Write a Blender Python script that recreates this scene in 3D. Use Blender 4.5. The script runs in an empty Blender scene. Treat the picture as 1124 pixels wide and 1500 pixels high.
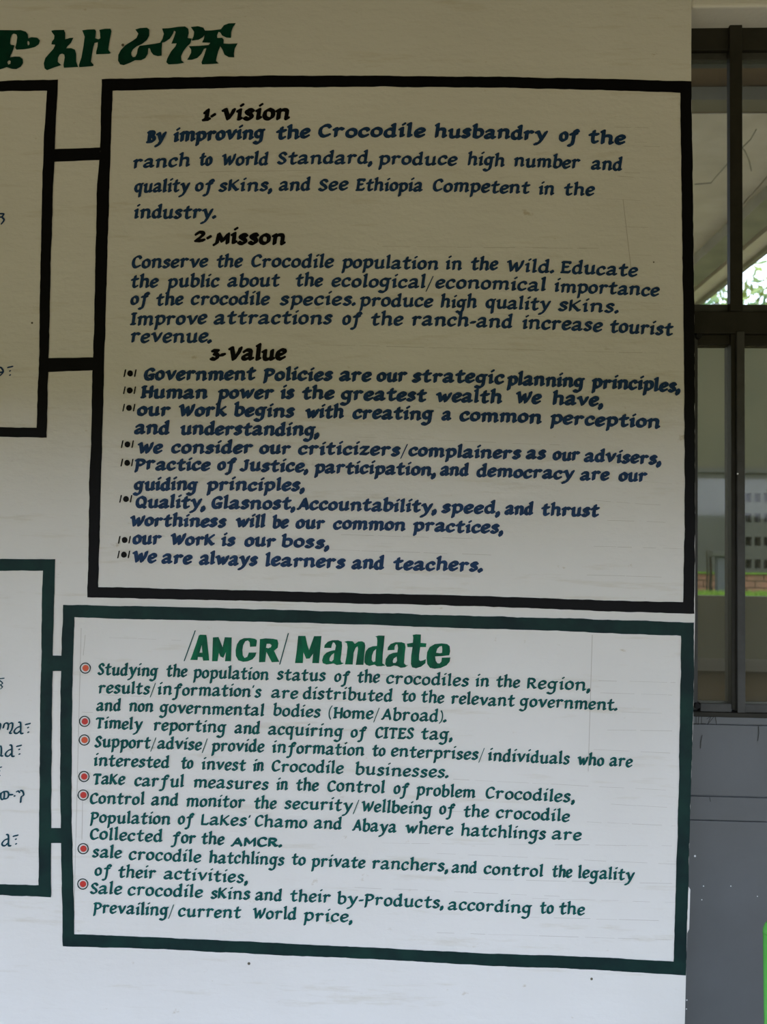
import bpy, bmesh, math, random
from mathutils import Vector, Matrix, Euler, noise
from mathutils.geometry import tessellate_polygon
random.seed(7)
C = bpy.context.scene.collection
R = math.radians

# ------------------------------------------------------------------ camera
FPX = 1500.0
CAM = Vector((0.0, 0.0, 1.62))
cd = bpy.data.cameras.new('camera'); cam = bpy.data.objects.new('camera', cd); C.objects.link(cam)
cd.sensor_fit = 'VERTICAL'; cd.sensor_height = 36.0; cd.lens = 36.0 * FPX / 1500.0
cam.location = CAM
cam.rotation_mode = 'XYZ'
M0 = Euler((R(90 + 3.0), 0, R(2.8)), 'XYZ').to_matrix() @ Matrix.Rotation(R(0.92), 3, 'Z')
cam.rotation_euler = M0.to_euler('XYZ')
cd.clip_start = 0.02; cd.clip_end = 500
cd.dof.use_dof = True; cd.dof.focus_distance = 2.1; cd.dof.aperture_fstop = 6.3
bpy.context.scene.camera = cam

# ------------------------------------------------------------------ sky, sun, exposure
sc = bpy.context.scene
sc.view_settings.view_transform = 'Standard'; sc.view_settings.look = 'None'
sc.view_settings.gamma = 1.0; sc.view_settings.use_curve_mapping = False
sc.view_settings.exposure = 0.75
w = bpy.data.worlds.new('sky'); sc.world = w; w.use_nodes = True
nt = w.node_tree; nt.nodes.clear()
tc = nt.nodes.new('ShaderNodeTexCoord'); sp = nt.nodes.new('ShaderNodeSeparateXYZ')
rp = nt.nodes.new('ShaderNodeValToRGB'); bg = nt.nodes.new('ShaderNodeBackground'); ow = nt.nodes.new('ShaderNodeOutputWorld')
nt.links.new(tc.outputs['Generated'], sp.inputs[0]); nt.links.new(sp.outputs['Z'], rp.inputs[0])
nt.links.new(rp.outputs[0], bg.inputs[0]); nt.links.new(bg.outputs[0], ow.inputs[0])
rp.color_ramp.elements[0].position = 0.0; rp.color_ramp.elements[0].color = (0.73, 0.82, 1.0, 1)
rp.color_ramp.elements[1].position = 1.0; rp.color_ramp.elements[1].color = (0.42, 0.58, 0.95, 1)
bg.inputs[1].default_value = 3.9
sd = bpy.data.lights.new('sun', 'SUN'); sun = bpy.data.objects.new('sun', sd); C.objects.link(sun)
sd.energy = 0.8; sd.angle = R(2.0); sd.color = (1.0, 0.90, 0.72)
sun.location = (4, 6, 12)
sun.rotation_euler = Euler((R(-30), R(-16), 0)).to_matrix().to_euler()

# ------------------------------------------------------------------ helpers
def ray(px, py):
    d = Vector(((px - 562.0) / FPX, (750.0 - py) / FPX, -1.0))
    return M0 @ d
def at(px, py, Y):
    """the point of the upright plane y=Y seen at pixel px, py"""
    d = ray(px, py); t = (Y - CAM.y) / d.y
    return CAM + d * t
WY = 2.10

def mat(name, col, rough=0.6, spec=0.5, metallic=0.0, var=0.0, vscale=8.0, bump=0.0, bscale=60.0, col2=None, stretch=(1, 1, 1), coat=0.0):
    m = bpy.data.materials.new(name); m.use_nodes = True
    t = m.node_tree; b = t.nodes['Principled BSDF']
    b.inputs['Roughness'].default_value = rough; b.inputs['Metallic'].default_value = metallic
    b.inputs['Specular IOR Level'].default_value = spec
    b.inputs['Coat Weight'].default_value = coat
    g = t.nodes.new('ShaderNodeNewGeometry'); mp = t.nodes.new('ShaderNodeMapping')
    mp.inputs['Scale'].default_value = stretch
    t.links.new(g.outputs['Position'], mp.inputs['Vector'])
    c2 = col2 or tuple(c * (1 - var) for c in col)
    if var or col2:
        n = t.nodes.new('ShaderNodeTexNoise'); n.inputs['Scale'].default_value = vscale; n.inputs['Detail'].default_value = 6
        n.inputs['Roughness'].default_value = 0.6
        t.links.new(mp.outputs[0], n.inputs['Vector'])
        r = t.nodes.new('ShaderNodeValToRGB'); r.color_ramp.elements[0].position = 0.35; r.color_ramp.elements[1].position = 0.65
        r.color_ramp.elements[0].color = (*c2, 1); r.color_ramp.elements[1].color = (*col, 1)
        t.links.new(n.outputs[0], r.inputs[0]); t.links.new(r.outputs[0], b.inputs['Base Color'])
    else:
        b.inputs['Base Color'].default_value = (*col, 1)
    if bump:
        n2 = t.nodes.new('ShaderNodeTexNoise'); n2.inputs['Scale'].default_value = bscale; n2.inputs['Detail'].default_value = 8
        t.links.new(mp.outputs[0], n2.inputs['Vector'])
        bp = t.nodes.new('ShaderNodeBump'); bp.inputs['Strength'].default_value = bump; bp.inputs['Distance'].default_value = 0.004
        t.links.new(n2.outputs[0], bp.inputs['Height']); t.links.new(bp.outputs[0], b.inputs['Normal'])
    return m

def wall_paint():
    """off-white limewash-like oil paint over trowelled plaster: trowel marks, small stains, specks"""
    m = bpy.data.materials.new('wall_paint'); m.use_nodes = True
    t = m.node_tree; b = t.nodes['Principled BSDF']; L = t.links.new
    b.inputs['Roughness'].default_value = 0.42; b.inputs['Specular IOR Level'].default_value = 0.35
    g = t.nodes.new('ShaderNodeNewGeometry')
    def noise_(scale, detail, st, rough=0.55):
        mp = t.nodes.new('ShaderNodeMapping'); mp.inputs['Scale'].default_value = st
        L(g.outputs['Position'], mp.inputs['Vector'])
        n = t.nodes.new('ShaderNodeTexNoise'); n.inputs['Scale'].default_value = scale; n.inputs['Detail'].default_value = detail
        n.inputs['Roughness'].default_value = rough
        L(mp.outputs[0], n.inputs['Vector']); return n.outputs[0]
    def ramp(src, p0, p1, c0, c1):
        r = t.nodes.new('ShaderNodeValToRGB'); r.color_ramp.elements[0].position = p0; r.color_ramp.elements[1].position = p1
        r.color_ramp.elements[0].color = (*c0, 1); r.color_ramp.elements[1].color = (*c1, 1); L(src, r.inputs[0]); return r.outputs[0]
    def mul(a, b_):
        x = t.nodes.new('ShaderNodeMix'); x.data_type = 'RGBA'; x.blend_type = 'MULTIPLY'; x.inputs[0].default_value = 1.0
        L(a, x.inputs[6]); L(b_, x.inputs[7]); return x.outputs[2]
    base = ramp(noise_(2.2, 5, (1, 1, 1)), 0.3, 0.7, (0.70, 0.685, 0.645), (0.76, 0.75, 0.715))
    streak = ramp(noise_(5, 6, (1, 1, 9), 0.65), 0.30, 0.42, (0.90, 0.88, 0.83), (1, 1, 1))
    spots = ramp(noise_(19, 4, (1, 1, 1.6), 0.7), 0.255, 0.33, (0.78, 0.73, 0.64), (1, 1, 1))
    L(mul(mul(base, streak), spots), b.inputs['Base Color'])
    h1 = noise_(14, 6, (1, 1, 2.6)); h2 = noise_(120, 4, (1, 1, 1))
    ad = t.nodes.new('ShaderNodeMath'); ad.operation = 'MULTIPLY_ADD'; ad.inputs[1].default_value = 0.25
    L(h2, ad.inputs[0]); L(h1, ad.inputs[2])
    bp = t.nodes.new('ShaderNodeBump'); bp.inputs['Strength'].default_value = 0.35; bp.inputs['Distance'].default_value = 0.006
    L(ad.outputs[0], bp.inputs['Height']); L(bp.outputs[0], b.inputs['Normal'])
    return m

MAT = {
 'wall': wall_paint(),
 'black': mat('black_paint', (0.004, 0.004, 0.005), 0.5, 0.12, var=0.3, vscale=20, bump=0.15, bscale=40),
 'green_dark': mat('dark_green_paint', (0.008, 0.036, 0.030), 0.45, 0.12, vscale=14, col2=(0.005, 0.018, 0.020), bump=0.15, bscale=40),
 'green_title': mat('title_green_paint', (0.003, 0.050, 0.028), 0.5, 0.12, vscale=16, col2=(0.002, 0.028, 0.018), bump=0.15, bscale=40),
 'green_head': mat('bright_green_paint', (0.001, 0.145, 0.062), 0.45, 0.12, vscale=30, col2=(0.001, 0.065, 0.036), stretch=(1.6, 1, 0.6), bump=0.1),
 'green_text': mat('green_lettering_paint', (0.004, 0.100, 0.088), 0.5, 0.12, vscale=60, col2=(0.004, 0.062, 0.060)),
 'teal': mat('teal_lettering_paint', (0.010, 0.070, 0.095), 0.5, 0.12, vscale=60, col2=(0.008, 0.045, 0.07)),
 'navy': mat('navy_lettering_paint', (0.018, 0.055, 0.145), 0.5, 0.12, vscale=60, col2=(0.013, 0.036, 0.092)),
 'navy_dk': mat('navy_paint', (0.009, 0.030, 0.080), 0.5, 0.3),
 'red': mat('red_paint', (0.52, 0.030, 0.022), 0.45, 0.4),
 'orange': mat('orange_paint', (0.62, 0.085, 0.025), 0.45, 0.4),
 'pencil': mat('pencil', (0.50, 0.47, 0.42), 0.8, 0.1),
 'pencil_dk': mat('pencil_dark', (0.05, 0.052, 0.05), 0.8, 0.1),
 'frame': mat('olive_steel_paint', (0.024, 0.022, 0.015), 0.6, 0.25, vscale=25, col2=(0.017, 0.016, 0.011), bump=0.1, bscale=90),
 'frame_lt': mat('grey_steel_paint', (0.062, 0.062, 0.058), 0.55, 0.3, vscale=25, col2=(0.044, 0.044, 0.040), bump=0.1, bscale=90),
 'grey': mat('grey_wall_paint', (0.116, 0.124, 0.130), 0.42, 0.35, vscale=3.5, col2=(0.098, 0.104, 0.106), bump=0.2, bscale=18),
 'speck': mat('white_paint_speck', (0.7, 0.72, 0.72), 0.5),
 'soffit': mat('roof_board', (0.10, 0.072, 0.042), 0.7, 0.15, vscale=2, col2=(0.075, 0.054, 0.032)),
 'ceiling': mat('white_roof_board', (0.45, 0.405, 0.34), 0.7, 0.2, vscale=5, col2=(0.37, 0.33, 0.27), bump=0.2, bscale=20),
 'beam': mat('grey_olive_timber', (0.20, 0.185, 0.14), 0.6, 0.3, var=0.3, vscale=6),
 'beam_lt': mat('pale_trim_timber', (0.55, 0.50, 0.41), 0.6, 0.3, var=0.15, vscale=6),
 'floor': mat('red_oxide_floor', (0.26, 0.185, 0.105), 0.7, 0.3, var=0.25, vscale=3, bump=0.2, bscale=20),
 'earth': mat('dry_earth', (0.36, 0.235, 0.085), 0.9, 0.1, vscale=0.6, col2=(0.27, 0.21, 0.075), bump=0.3, bscale=6),
 'grass': mat('lawn_grass', (0.20, 0.34, 0.035), 0.8, 0.2, vscale=6, col2=(0.11, 0.22, 0.03), bump=0.6, bscale=40),
 'blade': mat('grass_blade', (0.24, 0.40, 0.045), 0.6, 0.3, var=0.35, vscale=3),
 'plaster_olive': mat('olive_plaster', (0.125, 0.113, 0.078), 0.8, 0.2, vscale=1.2, col2=(0.10, 0.098, 0.07), bump=0.2, bscale=10),
 'block': mat('grey_concrete_block', (0.105, 0.102, 0.095), 0.85, 0.15, vscale=2.5, col2=(0.085, 0.083, 0.078), bump=0.3, bscale=14),
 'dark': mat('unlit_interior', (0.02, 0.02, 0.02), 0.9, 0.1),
 'brick': mat('pink_brick', (0.42, 0.20, 0.145), 0.85, 0.15, vscale=7, col2=(0.30, 0.165, 0.115), bump=0.3, bscale=40),
 'door': mat('slate_door_paint', (0.10, 0.105, 0.13), 0.5, 0.4, var=0.2, vscale=5),
 'parapet': mat('olive_brown_plaster', (0.135, 0.125, 0.088), 0.8, 0.2, vscale=2, col2=(0.11, 0.10, 0.072), bump=0.3, bscale=12),
 'wood': mat('dark_brown_wood', (0.050, 0.037, 0.023), 0.8, 0.1, vscale=3, col2=(0.04, 0.031, 0.020), stretch=(1, 1, 6), bump=0.1),
 'bark': mat('bark', (0.10, 0.075, 0.05), 0.9, 0.1, var=0.4, vscale=9, bump=0.5, bscale=25),
 'leaf': mat('sunlit_leaf', (0.22, 0.25, 0.04), 0.6, 0.15, vscale=1.5, col2=(0.06, 0.11, 0.03)),
 'sky_blocker': mat('blocker_leaf', (0.075, 0.10, 0.025), 0.8, 0.1, vscale=3, col2=(0.035, 0.055, 0.015), bump=0.8, bscale=12),
 'lime': mat('bright_green_plastic', (0.12, 0.62, 0.08), 0.25, 0.6, var=0.1, vscale=10),
}

def glass(name, dust, seed, tint=(0.9, 0.92, 0.9), ior=1.5):
    m = bpy.data.materials.new(name); m.use_nodes = True
    t = m.node_tree; t.nodes.clear(); L = t.links.new
    out = t.nodes.new('ShaderNodeOutputMaterial')
    tr = t.nodes.new('ShaderNodeBsdfTransparent'); tr.inputs[0].default_value = (*tint, 1)
    gl = t.nodes.new('ShaderNodeBsdfGlossy'); gl.inputs['Roughness'].default_value = 0.03
    fr = t.nodes.new('ShaderNodeFresnel'); fr.inputs['IOR'].default_value = ior
    mx = t.nodes.new('ShaderNodeMixShader'); L(fr.outputs[0], mx.inputs[0]); L(tr.outputs[0], mx.inputs[1]); L(gl.outputs[0], mx.inputs[2])
    df = t.nodes.new('ShaderNodeBsdfDiffuse'); df.inputs[0].default_value = (0.30, 0.29, 0.25, 1)
    g = t.nodes.new('ShaderNodeNewGeometry')
    mp = t.nodes.new('ShaderNodeMapping'); mp.inputs['Location'].default_value = (seed, 0, 0)
    n = t.nodes.new('ShaderNodeTexNoise'); n.inputs['Scale'].default_value = 9; n.inputs['Detail'].default_value = 6
    L(g.outputs['Position'], mp.inputs[0]); L(mp.outputs[0], n.inputs['Vector'])
    mr = t.nodes.new('ShaderNodeMapRange'); mr.inputs[1].default_value = 0.3; mr.inputs[2].default_value = 0.75
    mr.inputs[3].default_value = dust * 0.7; mr.inputs[4].default_value = dust * 1.25
    L(n.outputs[0], mr.inputs[0])
    m2 = t.nodes.new('ShaderNodeMixShader'); L(mr.outputs[0], m2.inputs[0]); L(mx.outputs[0], m2.inputs[1]); L(df.outputs[0], m2.inputs[2])
    L(m2.outputs[0], out.inputs[0]); return m
MAT['glass_clear'] = glass('clear_glass', 0.04, 0.0)
MAT['glass_dusty'] = glass('dusty_glass', 0.11, 4.0, (0.62, 0.60, 0.50), 1.32)

def link(name, me, m=None, parent=None):
    o = bpy.data.objects.new(name, me); C.objects.link(o)
    if m is not None: me.materials.append(MAT[m])
    if parent is not None:
        o.parent = parent; o.location = -parent.location if parent.rotation_euler.z == 0 else Vector((0, 0, 0))
    return o
def tag(o, label=None, cat=None, group=None, kind=None):
    if label: o['label'] = label
    if cat: o['category'] = cat
    if group: o['group'] = group
    if kind: o['kind'] = kind
    return o
def thing(name, loc, label, cat, group=None):
    o = bpy.data.objects.new(name, None); C.objects.link(o); o.location = loc; o.empty_display_size = 0.1
    return tag(o, label, cat, group)
class MB:
    def __init__(s): s.v = []; s.f = []
    def poly(s, pts):
        b = len(s.v); s.v += [tuple(p) for p in pts]; s.f.append(tuple(range(b, b + len(pts))))
    def box(s, x0, x1, y0, y1, z0, z1):
        b = len(s.v)
        s.v += [(x0,y0,z0),(x1,y0,z0),(x1,y1,z0),(x0,y1,z0),(x0,y0,z1),(x1,y0,z1),(x1,y1,z1),(x0,y1,z1)]
        s.f += [tuple(b+i for i in q) for q in ((3,2,1,0),(4,5,6,7),(0,1,5,4),(1,2,6,5),(2,3,7,6),(3,0,4,7))]
        return s
    def tube(s, pts, r, n=8, cap=True):
        rs = r if isinstance(r, (list, tuple)) else [r] * len(pts)
        pts = [Vector(p) for p in pts]; rings = []
        for i, p in enumerate(pts):
            d = (pts[min(i+1, len(pts)-1)] - pts[max(i-1, 0)]).normalized()
            u = d.cross(Vector((0, 1, 0.01))).normalized() if abs(d.y) < 0.9 else d.cross(Vector((0, 0, 1))).normalized()
            v = d.cross(u); b = len(s.v)
            s.v += [tuple(p + u * (rs[i] * math.cos(2*math.pi*k/n)) + v * (rs[i] * math.sin(2*math.pi*k/n))) for k in range(n)]
            rings.append(b)
        for a, b in zip(rings, rings[1:]):
            for k in range(n): s.f.append((a+k, a+(k+1) % n, b+(k+1) % n, b+k))
        if cap:
            s.f.append(tuple(rings[0]+k for k in reversed(range(n)))); s.f.append(tuple(rings[-1]+k for k in range(n)))
        return s
    def mesh(s, name):
        me = bpy.data.meshes.new(name); me.from_pydata(s.v, [], s.f); me.update(); return me
    def build(s, name, m, parent=None): return link(name, s.mesh(name), m, parent)
def bevel(o, wd=0.002, seg=2):
    md = o.modifiers.new('bevel', 'BEVEL'); md.width = wd; md.segments = seg; md.limit_method = 'ANGLE'
    return o
def structure(o): o['kind'] = 'structure'; return o

# ------------------------------------------------------------------ the wall and its opening
# hand-plastered arris of the wall: runs a little out of true
EDGE = [(1013.5, -60), (1013.5, 0), (1013, 60), (1013, 120), (1014.5, 220), (1016, 330), (1017.6, 450), (1018.2, 600), (1018.6, 760),
        (1018.6, 900), (1017.5, 960), (1016, 1050), (1013.4, 1130), (1011, 1200), (1008.6, 1298), (1011.6, 1303), (1010, 1361), (1007, 1367), (1006, 1400), (1003.5, 1500), (1001.5, 1560)]
edge = [at(x, y, WY) for x, y in EDGE]
ZB, ZT = 0.0, 3.15
edge = [Vector((edge[0].x, WY, ZT))] + [Vector((p.x, WY, p.z)) for p in edge if ZB < p.z < ZT] + [Vector((edge[-1].x, WY, ZB))]
mb = MB()
XL = -4.0
WT = 0.24
n = len(edge)
for i in range(n - 1):
    a, b = edge[i], edge[i+1]
    mb.poly([(XL, WY, b.z), (b.x, WY, b.z), (a.x, WY, a.z), (XL, WY, a.z)])
    mb.poly([(b.x, WY, b.z), (b.x, WY + WT, b.z), (a.x, WY + WT, a.z), (a.x, WY, a.z)])
    mb.poly([(XL, WY + WT, a.z), (a.x, WY + WT, a.z), (b.x, WY + WT, b.z), (XL, WY + WT, b.z)])
mb.poly([(XL, WY, ZT), (edge[0].x, WY, ZT), (edge[0].x, WY + WT, ZT), (XL, WY + WT, ZT)])
wall = structure(mb.build('wall_front', 'wall'))
lz = at(1040, 10, WY).z
XR = 2.6
wl = structure(MB().box(edge[0].x, XR, WY, WY + WT, lz, ZT).build('trim_1', 'wall')); bevel(wl, 0.006, 3)
structure(MB().box(XR, 4.5, WY, WY + WT, 0, ZT).build('wall_right', 'wall'))

# ------------------------------------------------------------------ painted work on the wall
NIBCACHE = {}
def nib(wd, th, ang):
    k = (round(wd, 2), round(th, 2), round(ang, 2))
    if k not in NIBCACHE:
        ca, sa = math.cos(ang), math.sin(ang); pts = []
        for x, y in ((-1, -.45), (-.72, -1), (.72, -1), (1, -.45), (1, .45), (.72, 1), (-.72, 1), (-1, .45)):
            x *= wd / 2; y *= th / 2
            pts.append((x*ca - y*sa, x*sa + y*ca))
        NIBCACHE[k] = pts
    return NIBCACHE[k]
def hull(p):
    p = sorted(set(p))
    def half(q):
        h = []
        for a in q:
            while len(h) > 1 and (h[-1][0]-h[-2][0])*(a[1]-h[-2][1]) - (h[-1][1]-h[-2][1])*(a[0]-h[-2][0]) <= 1e-9: h.pop()
            h.append(a)
        return h[:-1]
    return half(p) + half(p[::-1])
def smooth(pts, k=4):
    if len(pts) < 3: return pts
    out = []
    for i in range(len(pts) - 1):
        p0 = pts[max(i-1, 0)]; p1 = pts[i]; p2 = pts[i+1]; p3 = pts[min(i+2, len(pts)-1)]
        for j in range(k):
            t = j / k; t2 = t*t; t3 = t2*t
            out.append(tuple(0.5*((2*p1[c]) + (-p0[c]+p2[c])*t + (2*p0[c]-5*p1[c]+4*p2[c]-p3[c])*t2 + (-p0[c]+3*p1[c]-3*p2[c]+p3[c])*t3) for c in (0, 1)))
    out.append(pts[-1]); return out
def parse(s):
    st = []
    for part in s.split(';'):
        part = part.strip(); sm = part.startswith('~'); part = part.lstrip('~')
        pts = [tuple(float(c) for c in q.split(',')) for q in part.split()]
        st.append(smooth(pts) if sm else pts)
    return st
ARCH = '~0,6.3 1.5,8.3 3.6,8.8 5,7.8 5.2,5.5 5.2,1.4 6.3,1.7'
G = {
 'a': '~.6,7.5 1.6,8.6 3.6,8.8 4.9,7.8 5,5.6 5,2.2 5.6,1.3 6.6,1.7;~5,5.4 2.4,4.9 .4,3.6 .1,2.1 1.3,1.1 3,1.5 5,3',
 'b': '-1,12.8 0,13.4 0,2;~0,6.6 1.8,8.6 4,8.5 5.3,6.6 5.1,3.4 3.4,1.4 1.4,1.1 0,2.2',
 'c': '~5,7.2 4.4,8.5 2.6,8.8 .7,7.4 0,4.9 .6,2.3 2.5,1.1 4.9,2.3',
 'd': '~5.1,7.4 3.2,8.7 1,7.7 0,4.9 .5,2.3 2.2,1.1 3.9,1.9 5.1,3.4;4.2,12.8 5.2,13.3 5.2,1.4 6.3,1.7',
 'e': '~.3,4.6 3.2,5.2 5,6.5 4.7,8.1 2.9,8.8 .9,7.7 0,4.9 .6,2.2 2.6,1.1 5,2.4',
 'f': '~6,10.8 5.2,12 3.7,11.9 2.8,10 2.5,7 2.3,1.8 1.6,-1.8 .3,-3.3 -1.3,-3.1;0,8.3 4.9,8.6',
 'g': '~5,7.9 2.8,8.8 .8,7.8 0,5.4 .7,3 2.5,2.1 4.2,2.9 5,4.2;~5.2,8.6 5.2,2 4.9,-1.4 3.6,-3.5 1.6,-3.9 -.2,-3;5.1,8.3 6.5,8.8',
 'h': '-1,12.8 0,13.4 0,1.3;' + ARCH,
 'i': '-1.2,8 0,8.7 0,1.4 1.1,1.7;.7,12.6 1,12.9',
 'k': '-1,12.6 0,13 0,1.3;5.2,9.2 .4,4.8;1.6,5.6 5.4,1.4 6.2,1.8',
 'l': '-1,12.8 0,13.4 0,1.4 1.1,1.7',
 'm': '-1.2,8 0,8.7 0,1.3;~0,6.3 1.3,8.2 3,8.7 4.3,7.8 4.5,5.5 4.5,1.3;~4.5,6.3 5.9,8.2 7.6,8.7 8.9,7.8 9.1,5.5 9.1,1.4 10.1,1.7',
 'n': '-1.2,8 0,8.7 0,1.3;' + ARCH,
 'o': '~2.8,8.8 .7,7.5 0,4.9 .6,2.3 2.7,1.2 4.9,2.4 5.5,5 4.9,7.6 2.8,8.8',
 'p': '-1.3,8 0,8.7 0,1 -.5,-3.6;~0,6.7 1.8,8.6 4,8.5 5.3,6.5 5.1,3.4 3.3,1.4 1.4,1.4 0,2.6',
 'q': '~5,8 2.8,8.8 .8,7.8 0,5.2 .7,2.6 2.5,1.5 4.2,2.4 5,3.8;6,9 5.1,8.2 5.1,-3.6',
 'r': '-1.2,8 0,8.7 0,1.3;~0,5.9 1.2,7.9 2.7,8.7 4.2,7.9',
 's': '~4.7,7.6 3.3,8.8 1.4,8.4 .8,6.9 2,5.6 3.7,4.5 4.4,2.9 3.3,1.4 1.5,1.1 .1,2.1',
 't': '~1.4,11.6 1,8 1,3.2 1.5,1.5 2.7,1.1 4,1.9;-1.1,8.2 4,8.8',
 'u': '-1.2,8 0,8.6 0,3.4;~0,3.4 .5,1.6 1.9,1.1 3.6,1.8 4.9,3.4;5,8.7 5,1.4 6.1,1.7',
 'µ': '-1.4,0 0,1.4 .6,8.7;.6,8.7 3.6,2.8 7,8.7;7,8.7 7.2,1.4','v': '-1,8.3 .2,8.7 2.5,1.5;~5.6,8.8 4.6,5.6 2.5,1.5',
 'w': '-1,8.3 .2,8.7 2,1.5 4.4,7.4 5.8,1.5;~8.8,8.8 7.8,5.4 5.8,1.5',
 'y': '-1,8.3 .2,8.7 2.8,2;~6,8.8 4.6,5 2.6,0 .9,-2.8 -1.2,-3.6',
 'z': '-.2,7.8 .6,8.6 4.8,8.6 .1,1.6 4.6,1.4 5.2,2.2',
 'A': '3.9,11.4 .2,1.4 -.6,1.6;3.9,11.4 7,1.4;1.6,4.6 5.8,4.6',
 'B': '-.6,10.6 .4,10.6 .4,1.4;~.4,10.7 3.6,10.4 4.4,8.7 3,6.6 .6,6.2;~.6,6.2 4,6 5.4,4 4.2,1.7 .2,1.4;-.8,1.3 .6,1.3',
 'C': '~6,10 4.8,11.6 2.8,11.5 .8,9.8 0,6.3 .7,2.9 2.8,1.2 5.9,2.6',
 'E': '0,11.2 0,1.4;-.8,11.2 4.8,11.2 5,10.2;0,6.5 3.6,6.7;-.8,1.4 4.8,1.4 5.2,2.6',
 'G': '~6.2,10 4.8,11.5 2.8,11.4 .8,9.6 0,6.2 .7,2.8 2.8,1.2 5.2,1.8;3.6,5.4 6.4,5.6;5.9,5.4 5.9,1.4',
 'H': '0,11.2 0,1.4;5.8,11.2 5.8,1.4;0,6.3 5.8,6.4;-.9,11.2 .8,11.2;-.9,1.4 .8,1.4',
 'I': '.9,11.2 .9,1.4;-.4,11.2 2.2,11.2;-.4,1.4 2.2,1.4',
 'J': '~3.6,11 3.6,4 3,1.8 1.2,1.1 -.5,2.2;2.6,11.2 4.4,11.2',
 'K': '0,11.2 0,1.4;5.6,11 .4,5.8;1.4,6.8 5.4,1.4 6.3,1.8',
 'L': '0,11.2 0,1.4;0,1.4 4.4,1.4 4.8,2.4',
 'M': '.2,11.2 0,1.4;.2,11.2 3.8,4.4 7.4,11.2;7.4,11.2 7.6,1.4',
 'P': '-1,10.6 .2,11 0,1.4 -.5,-1.6;~0,10.6 3.4,10.8 5.4,9 4.6,6.4 2.4,5.2 0,5.6',
 'Q': '~3.4,11.4 .9,9.8 0,6.3 .9,2.8 3.4,1.2 6,2.8 6.9,6.3 6,9.8 3.4,11.4;3.8,3.2 7.4,.6',
 'R': '0,11.2 0,1.4;~0,10.9 3.2,10.9 4.8,9 3.6,6.7 .4,6;2.2,6.2 5,1.4 6,1.6',
 'S': '~5.2,9.8 3.8,11.4 1.8,11.2 .6,9.2 1.8,7.2 4,5.4 5,3.2 3.7,1.4 1.7,1.1 0,2.4',
 'T': '-.8,10.2 -.4,11 5.6,11 5.9,10.2;2.7,11 2.4,1.4;1.8,1.3 3.4,1.5',
 'V': '-.9,10.6 .2,11 2.6,1.5;~6.4,11 5.4,7 2.6,1.5',
 'W': '-1,10.2 .2,10.8 2,1.5 4.8,9 6.2,1.5;~9.4,11 8.6,6.6 6.2,1.5',
 '·': '.3,4.8 .7,5.1','1': '-.8,6.8 1,8.8 .8,1.4;-1,1.2 2.8,1.6',
 '2': '~0,7 1.4,8.7 3.6,8.3 3.8,6.2 .1,1.6;.1,1.6 2.6,1.4 4.6,2',
 '3': '.2,8.8 4,8.6 1.8,6;~1.8,6 4.2,5 4.2,2.4 2,1.2 -.2,1.9',
 '.': '.2,1.6 .5,1.9', ',': '.4,1.8 .7,2.1;.9,1.2 .1,-.8', '-': '-.3,5 2.2,5.3', '/': '3.8,12.6 0,-2.2', "'": '.6,12 .2,10.2',
 '(': '~2.2,13 .6,10 0,6 .5,2 1.9,-.6', ')': '~.1,13 1.5,10 1.9,6 1.2,2 -.4,-.6',
}
GP = {k: parse(v) for k, v in G.items()}
THIN = {'/': .36, '(': .5, ')': .5, "'": .7}
FAT = {'.': 1.25, ',': 1.1, '·': 1.15}

def word_polys(text, x0, x1, base, xh, wt=1.0, slant=0.13, ang=32, contrast=.48, jit=1.0, gap=1.0):
    """hand lettering with a flat brush: returns polygons in picture pixels"""
    u = xh / 10.0
    nw, nt = 3.15 * wt, 3.15 * wt * contrast
    a = R(ang); hh = (nw * math.sin(a) + nt * math.cos(a)) / 2; hw = (nw * math.cos(a) + nt * math.sin(a)) / 2
    cx = 0; items = []
    prev = None
    for ch in text:
        st = GP[ch]; xs = [p[0] for s in st for p in s]; mn, mx = min(xs), max(xs)
        g = (2.75 if ch not in '.,\'' else 2.6) * gap * (0.82 + 0.18 * wt)
        if prev in ('/',) or ch in ('/', '(', ')'): g *= .8
        if prev is None: off = -mn
        else: off = cx + g - mn
        items.append((ch, st, off)); cx = off + mx; prev = ch
    natural = cx
    # widths are fitted to the measured word, brush width is not
    inkl = hw * u + 0.3
    sc_ = max((x1 - x0 - 2 * inkl), 1.0) / max(natural, .1) if natural > .4 else u
    xc0 = x0 + inkl
    out = []
    for ch, st, off in items:
        jx = random.uniform(-.18, .18) * u * jit; jy = random.uniform(-.35, .35) * u * jit
        js = random.uniform(.965, 1.045) if jit else 1.0; sl = slant + random.uniform(-.02, .02) * jit
        k = THIN.get(ch, 1) * FAT.get(ch, 1); nn = nib(nw * k * random.uniform(.96, 1.05), nt * k * (1.5 if ch in '.,' else 1), a)
        for s in st:
            pp = []
            for x, y in s:
                yy = hh + (y - 1.3) * (10 - 2 * hh) / 7.4 if ch not in '.,' else y
                pp.append((xc0 + (off + x) * sc_ + sl * (yy * js) * u - sl * 5 * u + jx, yy * u * js + jy))
            if len(pp) == 1: pp = pp * 2
            for p, q in zip(pp, pp[1:]):
                f = 1 + random.uniform(-.06, .06)
                h = hull([(round(p[0] + v[0]*u*f, 3), round(p[1] + v[1]*u*f, 3)) for v in nn] + [(round(q[0] + v[0]*u*f, 3), round(q[1] + v[1]*u*f, 3)) for v in nn])
                out.append([(x, base(x) - y) for x, y in h])
    return out
def emit(mb, polys, Y):
    for i, p in enumerate(polys):          # each brush dab lies a hair over the one before it
        q = [at(x, y, Y - 1.2e-5 * (i % 47)) for x, y in p]
        mb.poly(q)
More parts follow.
